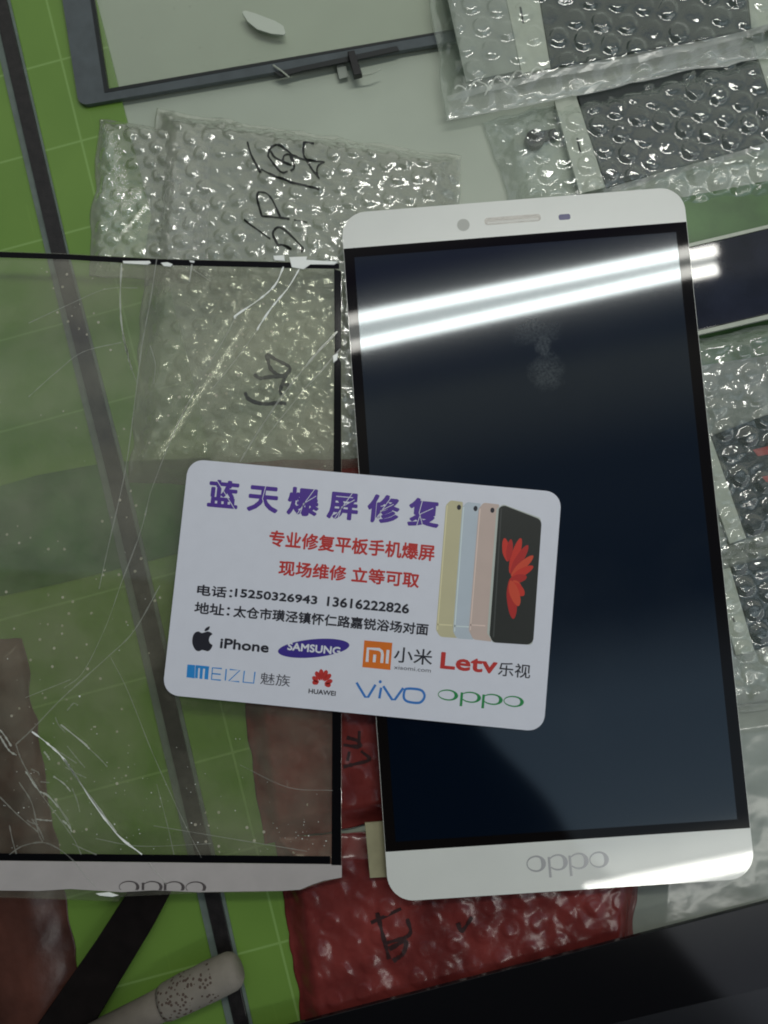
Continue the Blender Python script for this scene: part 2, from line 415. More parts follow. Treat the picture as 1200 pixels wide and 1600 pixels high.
M['crack_faint'] = film('crack_faint', milk=.42, milkcol=(.9, .92, .86), rough=.15, bump=.1)
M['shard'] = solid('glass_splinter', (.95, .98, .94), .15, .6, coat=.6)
M['wrap'] = film('bubble_film', milk=.15, rough=.08, boost=1.8, bump=.2, bscale=800, milkcol=(.82, .92, .78))
M['wrap_dense'] = film('bubble_film_dense', milk=.30, rough=.09, boost=2.5, bump=.20, bscale=900, milkcol=(.90, .95, .80))
M['wrap_thin'] = film('bubble_film_thin', milk=.13, milkcol=(.72, .88, .74), rough=.08, boost=1.7, bump=.12, bscale=600)
M['bag'] = film('clear_bag', milk=.13, rough=.16, boost=.75, bump=.25, bscale=160)

def mat_mat():
    """cutting mat green with pale ruled lines (object space: x across, y along the lines)"""
    m, t, o = new_mat('cutting_mat_green')
    b = N(t, 'ShaderNodeBsdfPrincipled'); b.inputs['Roughness'].default_value = .36
    tcn = N(t, 'ShaderNodeTexCoord'); s = N(t, 'ShaderNodeSeparateXYZ'); t.links.new(tcn.outputs['Object'], s.inputs[0])
    def line(sock, pitch, half):
        f = math_node(t, 'PINGPONG', sock, pitch / 2)
        return math_node(t, 'LESS_THAN', f, half)
    ly = line(s.outputs[1], .0226, .00026); lx = line(s.outputs[0], .0640, .00026)
    ln = math_node(t, 'MAXIMUM', lx, ly)
    n = N(t, 'ShaderNodeTexNoise'); n.inputs['Scale'].default_value = 45; n.inputs['Detail'].default_value = 8; t.links.new(tcn.outputs['Object'], n.inputs['Vector'])
    r = N(t, 'ShaderNodeValToRGB'); r.color_ramp.elements[0].color = (.125, .240, .038, 1); r.color_ramp.elements[1].color = (.165, .295, .052, 1)
    r.color_ramp.elements[0].position = .3; r.color_ramp.elements[1].position = .7
    mps = N(t, 'ShaderNodeMapping'); mps.inputs['Scale'].default_value = (700, 26, 1); mps.inputs['Rotation'].default_value = (0, 0, .5); t.links.new(tcn.outputs['Object'], mps.inputs[0])
    ns = N(t, 'ShaderNodeTexNoise'); ns.inputs['Scale'].default_value = 1.0; ns.inputs['Detail'].default_value = 2; t.links.new(mps.outputs[0], ns.inputs['Vector'])
    n5 = N(t, 'ShaderNodeTexNoise'); n5.inputs['Scale'].default_value = 14; n5.inputs['Detail'].default_value = 5; t.links.new(tcn.outputs['Object'], n5.inputs['Vector'])
    scr = math_node(t, 'MULTIPLY', math_node(t, 'GREATER_THAN', ns.outputs['Fac'], .69), .12)
    t.links.new(math_node(t, 'ADD', math_node(t, 'ADD', math_node(t, 'MULTIPLY', n.outputs['Fac'], .5), math_node(t, 'MULTIPLY', n5.outputs['Fac'], .5)), scr), r.inputs[0])
    mx = N(t, 'ShaderNodeMix', data_type='RGBA'); t.links.new(math_node(t, 'MULTIPLY', ln, .34), mx.inputs['Factor']); t.links.new(r.outputs[0], mx.inputs['A']); mx.inputs['B'].default_value = (.36, .55, .20, 1)
    t.links.new(mx.outputs['Result'], b.inputs['Base Color']); t.links.new(b.outputs[0], o.inputs[0])
    return m
def glass_mat(name, tint=(.93, .94, .89), dust=.05, rough=.012):
    m, t, o = new_mat(name)
    tr = N(t, 'ShaderNodeBsdfTransparent'); tr.inputs[0].default_value = (*tint, 1)
    gl = N(t, 'ShaderNodeBsdfAnisotropic'); gl.inputs['Roughness'].default_value = rough; gl.inputs['Color'].default_value = (1, 1, 1, 1)
    df = N(t, 'ShaderNodeBsdfDiffuse'); df.inputs[0].default_value = (.60, .57, .46, 1)
    tcn = N(t, 'ShaderNodeTexCoord')
    n = N(t, 'ShaderNodeTexNoise'); n.inputs['Scale'].default_value = 38; n.inputs['Detail'].default_value = 7; n.inputs['Roughness'].default_value = .65; t.links.new(tcn.outputs['Object'], n.inputs['Vector'])
    r = N(t, 'ShaderNodeMapRange'); r.inputs['From Min'].default_value = .38; r.inputs['From Max'].default_value = .75; r.inputs['To Min'].default_value = dust * .5; r.inputs['To Max'].default_value = dust * 2.2
    t.links.new(n.outputs['Fac'], r.inputs['Value'])
    vo = N(t, 'ShaderNodeTexVoronoi'); vo.inputs['Scale'].default_value = 320; t.links.new(tcn.outputs['Object'], vo.inputs['Vector'])
    spk = math_node(t, 'MULTIPLY', math_node(t, 'LESS_THAN', vo.outputs['Distance'], .11), math_node(t, 'GREATER_THAN', n.outputs['Fac'], .53))
    fac = math_node(t, 'MAXIMUM', r.outputs[0], math_node(t, 'MULTIPLY', spk, min(1, dust * 8)))
    mx = N(t, 'ShaderNodeMixShader'); t.links.new(fac, mx.inputs[0]); t.links.new(tr.outputs[0], mx.inputs[1]); t.links.new(df.outputs[0], mx.inputs[2])
    lw = N(t, 'ShaderNodeLayerWeight'); lw.inputs['Blend'].default_value = .5
    f = math_node(t, 'MULTIPLY_ADD', math_node(t, 'POWER', lw.outputs['Facing'], 5.0), .9, .04)
    mx2 = N(t, 'ShaderNodeMixShader'); t.links.new(f, mx2.inputs[0]); t.links.new(mx.outputs[0], mx2.inputs[1]); t.links.new(gl.outputs[0], mx2.inputs[2])
    t.links.new(mx2.outputs[0], o.inputs[0])
    return m
def red_mat(name, c0, c1, rough=.22, bump=.5):
    return solid(name, c0, rough, .5, var=.3, vscale=90, bump=bump, bscale=240, col2=c1)
M['mat'] = mat_mat()
M['glass'] = glass_mat('cracked_glass', dust=.078)
M['glass_clear'] = glass_mat('digitizer_glass', tint=(.97, .98, .96), dust=.012)
M['red'] = red_mat('red_antistatic', (.130, .020, .019), (.22, .038, .033))
M['red_dull'] = red_mat('red_dull', (.060, .022, .015), (.10, .036, .025), rough=.35)
M['dark_green'] = solid('dark_green_sheet', (.066, .155, .042), .4, .5, var=.3, vscale=80)

# ------------------------------------------------------------------ the bench
desk = structure(slab('desk_surface', [(-.6, -.6), (.6, -.6), (.6, .6), (-.6, .6)], -20, 0, M['desk']))

# green cutting mat: its own axes follow the ruled lines
a0 = P(70, 0, 1.0); a1 = P(415, 1395, 1.0)
ang = math.atan2(a0[1] - a1[1], a0[0] - a1[0]) - math.pi / 2
o0 = P(75, 232, 1.0)       # where two ruled lines cross, near enough
k0 = P(129, 232, 1.0)
org = P(127, 220, 1.0)
mat_o = slab('cutting_mat', [(-.10, -.30), (.0125, -.30), (.0125, .20), (-.10, .20)], 0.0, 1.0, M['mat'], bevel=.2)
mat_o.location = (org[0], org[1], 0); mat_o.rotation_euler = (0, 0, ang)
tag(mat_o, 'bright green cutting mat with pale ruled lines along the left of the desk', 'cutting mat')
# black strip across it
strip = thing('edging_strip', 'long narrow black strip with grey edges lying across the green mat', 'strip')
def band(cl, halfw): # centre line px list, half width px
    L = [(x - w, y) for (x, y), w in zip(cl, halfw)]; Rr = [(x + w, y) for (x, y), w in zip(cl, halfw)]
    return L + Rr[::-1]
cl = [(-15, -60), (91, 392), (179, 740), (274, 1150), (332, 1400), (388, 1650)]
slab('rubber_core', px_poly(band(cl, [11, 11.5, 12, 12, 12, 11.5]), 2.1), 1.5, 2.2, M['strip'], strip, bevel=.25)
slab('adhesive_edge', px_poly(band([(x - 2, y) for x, y in cl], [19, 18, 21, 22, 21, 20]), 1.35), 1.22, 1.5, M['strip_edge'], strip)
tag(slab('film_sheet', px_poly([(-30, 768), (60, 742), (170, 722), (330, 715), (330, 850), (235, 876), (92, 912), (-30, 938)], 1.2), 1.005, 1.2, M['dark_green']),
    'dark green plastic sheet under the cracked glass, left of the white card', 'plastic sheet')
g2 = slab('green_board', px_poly([(1030, 315), (1260, 270), (1270, 575), (1060, 600)], 1), 0.05, .8, M['dark_green'])
tag(g2, 'dark green board showing between the clear packets right of the phone display', 'board')

# ------------------------------------------------------------------ touch panel of a tablet, top left
tab = thing('touch_panel', 'slate grey tablet touch panel frame with clear window lying over the green mat', 'touch panel')
outer = [(141, 163), (100, -6), (60, -200), (760, -300), (800, 50)]
oc = [(80, -110), (122.5, 164.5), (800, 48), (770, -220)]
ic = [(130, -105), (168.5, 138), (790, 31), (765, -215)]
gc = [(125, -105), (163, 144.5), (790, 34), (766, -216)]
rs = [.0001, .0024, .0002, .0002]
o_ = round_poly(px_poly(oc, 2.6), rs); g_ = round_poly(px_poly(gc, 2.6), [.00005] * 4); i_ = round_poly(px_poly(ic, 2.6), [.00004] * 4)
ring_slab('border', o_, g_, 1.2, 2.4, M['tab_border'], tab)
ring_slab('gasket', g_, i_, 1.25, 2.5, M['gasket'], tab)
slab('window', i_, 1.5, 2.2, M['glass_clear'], tab)
fb = slab('flex_ribbon', px_poly([(428, 113), (470, 104), (620, 72), (624, 79), (560, 93), (472, 111), (440, 120)], 2.8), 2.45, 2.9, M['gasket'], tab)
slab('connector', px_poly([(543, 84), (554, 82), (566, 118), (553, 121)], 3.4), 2.5, 4.4, M['lcd_edge'], tab, bevel=.2)
slab('flex_and_shadow', px_poly([(524, 94), (538, 90), (544, 118), (530, 122)], 2), 1.4, 1.6, M['grey_foam'], tab)  # grey slab standing for the connector's shadow, painted below the window
bm = bmesh.new()
tube_into(bm, [P(427, 102, 3.2), P(440, 111, 3.4), P(452, 121, 3.0)], .00022); tube_into(bm, [P(566, 118, 3.4), P(582, 115, 3.6), P(595, 108, 3.8)], .00022)
link('lead_wire', from_bm(bm, 'lead_wire'), M['flap'], tab)
tag(slab('plastic_pick', round_poly(px_poly([(374, 14), (398, 21), (430, 33), (443, 41), (447, 55), (424, 53), (402, 46), (387, 34)], 2.9), .0006), 2.55, 3.0, M['pick'], bevel=.15),
    'small white curved plastic pick lying on the clear window of the touch panel', 'plastic pick')

# ------------------------------------------------------------------ screens in bubble packets, right side
def screen(name, label, panel, flaps, z, slot=None, extra=None):
    t = thing(name, label, 'screen', group='phone screens packed in bubble wrap')
    slab('panel', px_poly(panel, z), z - 1.0, z, M['lcd'], t, bevel=.1)
    q = px_poly(panel, z); c = np.mean(np.array(q), 0)
    for f in flaps: slab('end_flap', px_poly(f, z - .2), z - .9, z - .15, M['flap'], t, bevel=.1)
    if slot: strokes('slot', [px_poly(s, z) for s in slot], .0005, lambda x, y: (z - .12) * MM, M['gasket'], t, smooth=False)
    return t
screen('phone_screen', 'dark phone screen in the bubble packet at the very top right edge', [(838, -40), (1158, -95), (1172, 45), (862, 105)],
       [[(785, -30), (836, -39), (860, 106), (815, 115)], [(1160, -95), (1240, -108), (1250, 30), (1174, 44)]], 6.0, [[(813, 10), (818, 36)]])
screen('phone_screen', 'dark phone screen in the lower of the two bubble packets behind the white phone top', [(902, 148), (1176, 70), (1222, 215), (948, 292)],
       [[(866, 158), (900, 149), (946, 293), (906, 303)], [(1178, 70), (1250, 48), (1300, 193), (1224, 214)]], 2.6, [[(902, 215), (907, 238)]])
screen('phone_screen', 'dark phone screen with red marks in the packet right of the phone display', [(1112, 680), (1225, 638), (1225, 818), (1168, 840)],
       [[(1086, 690), (1110, 681), (1166, 841), (1140, 850)]], 3.0)
screen('phone_screen', 'greyish phone screen packet lowest at the right edge beside the phone display', [(1143, 886), (1225, 864), (1225, 1002), (1181, 1016)],
       [[(1112, 894), (1141, 887), (1179, 1017), (1150, 1024)]], 3.0, [[(1145, 965), (1148, 972)]])
# scraps of red tape on the third screen
M['red_tape'] = solid('red_tape', (.35, .03, .02), .4)
tag(slab('red_tape', px_poly([(1176, 703), (1222, 692), (1222, 706), (1184, 713)], 3), 3.05, 3.2, M['red_tape']), 'upper scrap of red tape on the dark screen at the right edge', 'tape')
tag(slab('red_tape', px_poly([(1190, 745), (1222, 740), (1222, 754), (1197, 753)], 3), 3.05, 3.2, M['red_tape']), 'lower scrap of red tape on the dark screen at the right edge', 'tape')
tag(slab('foam_sheet', px_poly([(690, -40), (784, -50), (812, 112), (728, 130)], 5), 4.8, 5.6, M['grey_foam']), 'grey foam sheet inside the top right bubble packet beside its dark screen', 'foam sheet')
tag(slab('foam_sheet', px_poly([(1040, 580), (1270, 545), (1280, 1080), (1090, 1110)], 1.6), 1.2, 1.9, M['grey_foam']), 'grey foam sheet under the packets along the right edge of the desk', 'foam sheet')
lens = thing('camera_module', 'small dark round camera part beside the pale flap in the lower top right packet', 'camera part')
bm = bmesh.new()
c = P(836, 216, 2.0); tube_into(bm, [(c[0], c[1], .0008), (c[0], c[1], .0022)], [.0025, .0023], 20); link('lens', from_bm(bm, 'lens'), M['lcd_edge'], lens)
slab('flex_and_shadow', px_poly([(838, 206), (868, 200), (872, 216), (842, 222)], 1.4), .9, 1.3, M['gasket'], lens)

def packet(label, quad, z0, z1, mat, **kw):
    t = thing('bubble_packet', label, 'bubble packet', group='clear bubble wrap packets')
    o, zf = bubble_sheet('bubble_sheet', quad, z0, z1, mat, t, **kw)
    return t, zf
pA, zA = packet('clear bubble packet at the top right corner with a bright zigzag fold', [(664, -70), (1270, -170), (1270, 75), (700, 186)], 3.4, 6.6, M['wrap_thin'], pitch=6.4, R=2.9, H=.7, seed=11, angle=-.16, crumple=.10, lo=.002, hi=.010)
strokes('zigzag_fold', [px_poly([(711, 136), (716, 131), (726, 135), (732, 147), (727, 158)], 8), px_poly([(733, 138), (740, 125), (748, 122), (760, 130), (765, 138), (772, 122)], 8),
                        px_poly([(758, 146), (772, 121), (782, 116), (794, 127), (803, 112)], 8), px_poly([(794, 127), (806, 109), (814, 108), (826, 118), (835, 103)], 8), px_poly([(826, 118), (838, 101), (846, 102), (858, 109)], 8)],
        .0004, lambda x, y: zA(x, y, .15), M['bright_fold'], pA)
strokes('seam', [px_poly([(700, 150), (860, 112), (1000, 88), (1260, 25)], 8)], .0016, lambda x, y: zA(x, y, .1), M['seam'], pA)
pB, zB = packet('clear bubble packet tucked between the top right packet and the white phone display', [(758, 190), (1270, 45), (1290, 295), (806, 345)], .6, 3.4, M['wrap_thin'], pitch=5.9, R=2.8, H=.85, seed=12, angle=-.28, crumple=.16, lo=.002, hi=.010)
strokes('seam', [px_poly([(946, 297), (1080, 258), (1260, 208)], 5), px_poly([(895, 143), (1000, 113), (1180, 63)], 5)], .0014, lambda x, y: zB(x, y, .1), M['seam'], pB)
pF, zF = packet('clear crumpled bubble packet at the right edge just below the dark glass strip', [(1050, 535), (1270, 490), (1290, 850), (1085, 885)], 2.0, 4.0, M['wrap'], pitch=5.8, R=2.6, H=.8, seed=13, angle=-.25, crumple=.5, rim=4, lo=.002, hi=.012)
pH, zH = packet('clear bubble packet at the right edge between the crumpled packet and the smooth bag', [(1080, 868), (1270, 822), (1290, 1085), (1110, 1120)], 2.0, 4.0, M['wrap'], pitch=5.6, R=2.5, H=.7, seed=14, angle=-.25, crumple=.35, rim=4, lo=.002, hi=.012)
# smooth bag, lower right
bagr = thing('clear_bag', 'smooth clear plastic bag under the lower right corner of the phone display', 'plastic bag')
bubble_sheet('bag_film', [(1000, 1100), (1280, 1068), (1280, 1440), (955, 1510)], .6, 5.8, M['bag'], bagr, pitch=9, R=3.2, H=.0, crumple=.45, cap=0.0, tilt=0.0, seed=15, rim=9, lo=.012, hi=.05)
slab('backing_card', px_poly([(1010, 1120), (1270, 1090), (1270, 1420), (985, 1480)], 1), .7, 1.1, M['grey_foam'], bagr)
# dark glass strip between the packets
gs = thing('glass_panel', 'dark glossy glass panel with pale edges right of the phone display top', 'glass panel')
slab('pane', px_poly([(1040, 396), (1250, 346), (1250, 478), (1050, 525)], 4.8), 3.6, 4.8, solid('dark_glass', (.010, .012, .022), .035, .5, var=.4, vscale=120, coat=.0), gs, bevel=.08)
slab('pale_rim', px_poly([(1050, 526), (1250, 479), (1250, 487), (1050, 533)], 4.6), 3.5, 4.6, M['flap'], gs, bevel=.1)
slab('pale_rim', px_poly([(1040, 389), (1250, 339), (1250, 345), (1040, 395)], 4.6), 3.5, 4.6, M['flap'], gs, bevel=.1)

# ------------------------------------------------------------------ packet with marker writing, centre
pC2, zC2 = packet('small clear bubble packet over the edge of the green mat with no writing', [(158, 186), (330, 205), (330, 440), (140, 428)], 1.2, 3.0, M['wrap_dense'], pitch=4.4, R=1.8, H=.55, seed=22, angle=.1, crumple=.42, rim=3, lo=.0016, hi=.009)
pC, zC = packet('large clear bubble packet with black marker writing above the white card', [(247, 168), (724, 242), (690, 745), (205, 755)], 1.2, 5.0, M['wrap_dense'], pitch=5.0, R=1.95, H=.38, seed=21, angle=.12, tilt=.055, crumple=.46, rim=7, lo=.002, hi=.012)
def cr(pts, s, ox, oy): return [(ox + x / s, oy + y / s) for x, y in pts]
L1 = [[(35, 265), (80, 420), (190, 630)], [(190, 580), (300, 640), (520, 730), (700, 770), (860, 825)],
      [(270, 430), (300, 340), (370, 310), (460, 345), (540, 420), (570, 560), (530, 600)], [(270, 430), (340, 530), (440, 630), (500, 610)],
      [(300, 370), (350, 450), (430, 490), (540, 540)], [(440, 480), (460, 420), (520, 420), (550, 500)], [(540, 420), (660, 465), (800, 490), (920, 500)],
      [(800, 290), (720, 275), (680, 310), (680, 420), (720, 490), (780, 590), (860, 690)], [(920, 500), (850, 540), (830, 600), (840, 670)],
      [(200, 1120), (150, 920), (190, 845), (300, 900), (410, 1125)], [(200, 1120), (400, 1135), (520, 1155)], [(570, 1165), (720, 1190)],
      [(0, 1165), (170, 1290), (300, 1380)], [(390, 1460), (330, 1340), (340, 1280), (400, 1250), (490, 1300), (640, 1450), (670, 1490), (650, 1530)], [(390, 1450), (440, 1450), (540, 1500)]]
strokes('marker_writing', [px_poly(cr(l, 7.27, 380, 180), 6.5) for l in L1], .00050, lambda x, y: zC(x, y, .22), M['ink'], pC, jitter=.3)
L2 = [[(285, 200), (400, 260), (520, 335), (440, 410), (330, 350), (285, 200)], [(165, 395), (215, 435), (330, 420), (460, 425)], [(520, 335), (450, 480), (510, 510)],
      [(450, 480), (420, 560), (435, 600)], [(70, 575), (105, 640), (220, 688), (400, 685), (480, 690)]]
strokes('marker_writing', [px_poly(cr(l, 6.316, 370, 520), 6.5) for l in L2], .00085, lambda x, y: zC(x, y, .22), M['ink'], pC, jitter=.3)

# ------------------------------------------------------------------ red packets
def red_packet(label, quad, z0, z1, mat, **kw):
    t = thing('red_packet', label, 'red packet', group='red bubble packets')
    o, zf = bubble_sheet('bubble_sheet', quad, z0, z1, mat, t, **kw)
    return t, zf
r1, z1 = red_packet('red bubble packet half hidden under the white card and cracked glass', [(340, 722), (668, 712), (690, 1262), (414, 1318)], 1.2, 4.4, M['red'], pitch=6.0, R=2.4, H=.16, cap=.03, tilt=.008, seed=31, angle=.1, crumple=.5, lo=.006, hi=.03)
LR = cr([(470, 480), (600, 520), (620, 590), (430, 570)], 7.62, 480, 1090), cr([(640, 640), (740, 740), (560, 800), (430, 830)], 7.62, 480, 1090), cr([(500, 650), (480, 760)], 7.62, 480, 1090), cr([(620, 400), (615, 590)], 7.62, 480, 1090)
strokes('marker_writing', [px_poly(l, 5) for l in LR], .0008, lambda x, y: z1(x, y, .12), M['ink_red_bag'], r1, jitter=.3)
r2, z2 = red_packet('red bubble packet under the bottom end of the white phone display', [(428, 1302), (1010, 1290), (985, 1500), (478, 1625)], 1.2, 4.6, M['red'], pitch=6.6, R=2.4, H=.22, cap=.06, tilt=.012, seed=32, angle=.25, crumple=.95, lo=.006, hi=.03)
LR2 = [cr(l, 3.158, 380, 1380) for l in ([(660, 150), (690, 260), (720, 380)], [(720, 330), (800, 290), (790, 350), (740, 390)], [(630, 200), (780, 130)], [(810, 180), (820, 260), (700, 300)], [(1060, 200), (1080, 240), (1130, 170)])]
strokes('marker_writing', [px_poly(l, 5) for l in LR2], .0009, lambda x, y: z2(x, y, .12), M['ink_red_bag'], r2, jitter=.3)
r3, z3 = red_packet('dull red packet under the lower left of the cracked glass', [(-60, 985), (38, 1000), (150, 1660), (-60, 1660)], 1.2, 3.6, M['red_dull'], pitch=7, R=3, H=.05, cap=0.0, tilt=0.0, seed=33, crumple=.5, lo=.008, hi=.03)

# ------------------------------------------------------------------ odds and ends, lower left
roll = thing('paper_roll', 'pale speckled paper stick lying across the black strip at the bottom left', 'paper stick')
def speckled():
    m = solid('speckled_paper', (.21, .19, .16), .85, .2, var=.12, vscale=220, bump=.35, bscale=700)
    t = m.node_tree; b = [n for n in t.nodes if n.type == 'BSDF_PRINCIPLED'][0]
    src = b.inputs['Base Color'].links[0].from_socket
    tcn = N(t, 'ShaderNodeTexCoord'); vo = N(t, 'ShaderNodeTexVoronoi'); vo.inputs['Scale'].default_value = 1100; t.links.new(tcn.outputs['Object'], vo.inputs['Vector'])
    nn = N(t, 'ShaderNodeTexNoise'); nn.inputs['Scale'].default_value = 130; t.links.new(tcn.outputs['Object'], nn.inputs['Vector'])
    pc = P(283, 1553, 10); ds = N(t, 'ShaderNodeVectorMath', operation='DISTANCE'); t.links.new(tcn.outputs['Object'], ds.inputs[0]); ds.inputs[1].default_value = tuple(pc)
    near = math_node(t, 'LESS_THAN', math_node(t, 'MULTIPLY_ADD', nn.outputs['Fac'], .008, ds.outputs['Value']), .0125)
    f = math_node(t, 'MULTIPLY', math_node(t, 'MULTIPLY', math_node(t, 'LESS_THAN', vo.outputs['Distance'], .36), math_node(t, 'GREATER_THAN', nn.outputs['Fac'], .47)), near)
    mx = N(t, 'ShaderNodeMix', data_type='RGBA'); t.links.new(f, mx.inputs['Factor']); t.links.new(src, mx.inputs['A']); mx.inputs['B'].default_value = (.085, .058, .048, 1)
    t.links.new(mx.outputs['Result'], b.inputs['Base Color']); return m
bm = bmesh.new()
ax = [((373, 1512), 2.9), ((369, 1514), 3.7), ((362, 1517), 4.2), ((330, 1532), 4.4), ((312, 1541), 4.3), ((290, 1551), 4.35), ((262, 1565), 4.1), ((256, 1568), 3.8)]
tube_into(bm, [P(x, y, 6.4) for (x, y), r in ax], [r * MM for _, r in ax], 24, .95)
link('thick_end', from_bm(bm, 'thick_end'), speckled(), roll, smooth=True)
bm = bmesh.new(); tube_into(bm, [P(266, 1563, 6.2), P(230, 1581, 6.0), P(120, 1634, 5.2)], [.0036, .0035, .0032], 20)
link('thin_end', from_bm(bm, 'thin_end'), M['paper'], roll, smooth=True)
hd = slab('dark_bar', px_poly([(213, 1372), (284, 1362), (236, 1452), (120, 1645), (20, 1655), (150, 1470)], 4.8), 3.9, 5.2, M['dark_brown'], bevel=.5, seg=3)  # flat slanted slab in near-black brown
tag(hd, 'dark brown flat bar lying slanted below the cracked glass', 'tool handle')

# ------------------------------------------------------------------ dark screen along the bottom edge
dk = thing('dark_screen', 'large black screen panel along the bottom edge over the red packet', 'screen panel')
slab('panel', px_poly([(380, 1622), (1240, 1399), (1280, 1720), (400, 1760)], 7), 5.9, 7.0, solid('black_glass', (.004, .004, .005), .06, .5), dk, bevel=.1)
slab('display', px_poly([(700, 1660), (1240, 1533), (1280, 1700), (720, 1750)], 7), 7.0, 7.02, solid('black_display', (.010, .011, .014), .12, .5), dk)

# ------------------------------------------------------------------ cracked glass with black border
cg = thing('cracked_glass', 'cracked clear phone glass with black border and broken white end strip', 'cracked glass')
out = [(-40, 391), (100, 396), (250, 404), (420, 408), (520, 409), (534, 424), (534, 545), (531, 552), (534, 560), (534, 1372), (505, 1377), (470, 1391), (400, 1394), (310, 1395), (188, 1400), (185, 1409), (60, 1404), (-40, 1402)]
slab('pane', px_poly(out, 8.6), 7.95, 8.65, M['glass'], cg, bevel=.12)
slab('border', px_poly([(-40, 392), (100, 397), (250, 405), (420, 409), (530, 412), (530, 420), (420, 418), (250, 414), (100, 405), (-40, 401)], 8.7), 8.60, 8.70, M['jet'], cg)
slab('border', px_poly([(522, 420), (533, 424), (533, 545), (523, 560)], 8.7), 8.60, 8.70, M['jet'], cg)
slab('border', px_poly([(522, 563), (527, 556), (533, 566), (533, 1352), (518, 1352)], 8.7), 8.60, 8.70, M['jet'], cg)
slab('border', px_poly([(-40, 1333), (516, 1338), (516, 1350), (-40, 1344)], 8.7), 8.60, 8.70, M['jet'], cg)
slab('end_strip', px_poly([(-40, 1344.5), (516, 1350.5), (534, 1352.5), (534, 1371), (506, 1376), (488, 1382), (469, 1390), (440, 1392), (310, 1394), (240, 1391), (190, 1394), (110, 1389), (60, 1392), (-40, 1391)], 8.7), 8.60, 8.70, M['white_back'], cg)
lx0, ly1 = P(186, 1376, 8.7)[:2]; lx1, ly0 = P(322, 1404, 8.7)[:2]
wide_round_word('broken_lettering', lx0, ly0, lx1, ly1, 8.72 * MM, M['grey_letter'], cg, heavy=.8, cut=P(250, 1391, 8.7)[1])
zt = lambda x, y: 8.74 * MM
bright = [[(190, 412), (188, 470), (192, 520), (206, 578)], [(443, 417), (430, 445), (405, 468), (370, 492), (367, 498)], [(468, 420), (450, 450), (425, 480), (406, 508), (402, 516)],
          [(50, 1143), (75, 1162), (100, 1186), (130, 1230), (180, 1300), (222, 1335)], [(62, 1237), (75, 1243), (92, 1262)], [(40, 1205), (50, 1220), (62, 1237)], [(95, 1132), (130, 1160), (140, 1170)],
          [(0, 1140), (8, 1150), (18, 1166)]]
mid = [[(245, 405), (235, 470), (222, 540), (208, 650), (195, 740), (168, 860), (155, 920)], [(527, 518), (480, 570), (440, 620), (400, 680), (375, 722)], [(250, 915), (210, 985), (170, 1025), (120, 1070), (90, 1098), (50, 1140), (25, 1163)],
       [(25, 1163), (35, 1190), (62, 1237), (90, 1275), (115, 1310), (127, 1335)], [(30, 1222), (50, 1255), (60, 1300), (67, 1316)], [(0, 1245), (30, 1275), (60, 1300)], [(15, 1335), (35, 1322), (65, 1316), (90, 1325), (115, 1345), (135, 1370), (150, 1386)],
       [(140, 1170), (155, 1184), (168, 1198)], [(532, 545), (500, 582), (480, 603)], [(92, 1262), (110, 1290)], [(235, 770), (220, 830), (190, 910)], [(232, 1348), (262, 1384)], [(105, 1110), (115, 1099), (122, 1102)]]
rc = np.random.default_rng(5)
for k in range(16):      # short splinter cracks round the impact at the lower left
    x, y = rc.uniform(5, 120), rc.uniform(1120, 1320); a = rc.normal(1.0, .45); l_ = rc.uniform(14, 48)
    (bright if k % 4 == 0 else mid).append([(x, y), (x + .5 * l_ * math.cos(a) + rc.normal(0, 2.5), y + .5 * l_ * math.sin(a)), (x + l_ * math.cos(a), y + l_ * math.sin(a))])
bright += [[(192, 520), (198, 548), (206, 578)], [(100, 1186), (135, 1236), (182, 1300)], [(300, 413), (296, 440)], [(527, 518), (500, 546), (478, 572)], [(0, 1150), (14, 1172), (26, 1180)]]
faint = [[(370, 492), (350, 530), (310, 600), (270, 680), (235, 770)], [(190, 910), (165, 980), (130, 1050), (100, 1075)], [(402, 516), (370, 560), (330, 610)], [(480, 603), (450, 640), (410, 690)], [(172, 1025), (200, 1080), (240, 1180), (290, 1290), (315, 1340)],
         [(245, 1225), (262, 1290), (272, 1335)], [(45, 505), (110, 475), (165, 452), (215, 450)], [(45, 620), (90, 580), (130, 550), (190, 535)], [(240, 1290), (360, 1310), (480, 1330)], [(40, 1090), (90, 1070), (110, 1062)], [(206, 578), (215, 600)], [(150, 1310), (220, 1322), (330, 1318)],
         [(235, 540), (243, 570), (240, 600)], [(300, 420), (330, 440)], [(375, 1195), (450, 1230), (520, 1235)]]
for l in bright: strokes('bright_crack', [px_poly(l, 8.67)], .00034, zt, M['shard'] if len(l) > 4 else M['crack'], cg, jitter=.6)
for l in mid: strokes('crack', [px_poly(l, 8.67)], .00026, lambda x, y: 8.75 * MM, M['crack_faint'], cg, jitter=.5)
for l in faint: strokes('faint_crack', [px_poly(l, 8.67)], .00016, lambda x, y: 8.76 * MM, M['crack_faint'], cg, jitter=.5)
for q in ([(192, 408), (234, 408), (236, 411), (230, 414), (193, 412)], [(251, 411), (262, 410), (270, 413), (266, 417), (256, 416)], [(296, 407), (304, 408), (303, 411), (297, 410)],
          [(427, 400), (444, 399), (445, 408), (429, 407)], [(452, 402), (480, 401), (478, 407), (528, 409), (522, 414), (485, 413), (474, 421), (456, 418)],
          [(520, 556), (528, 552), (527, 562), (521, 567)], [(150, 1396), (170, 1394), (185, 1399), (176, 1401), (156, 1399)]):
    slab('splinter', px_poly(q, 8.8), 8.66, 9.0, M['shard'], cg, bevel=.08)  # glass chips, coloured white for the tube glare on their facets

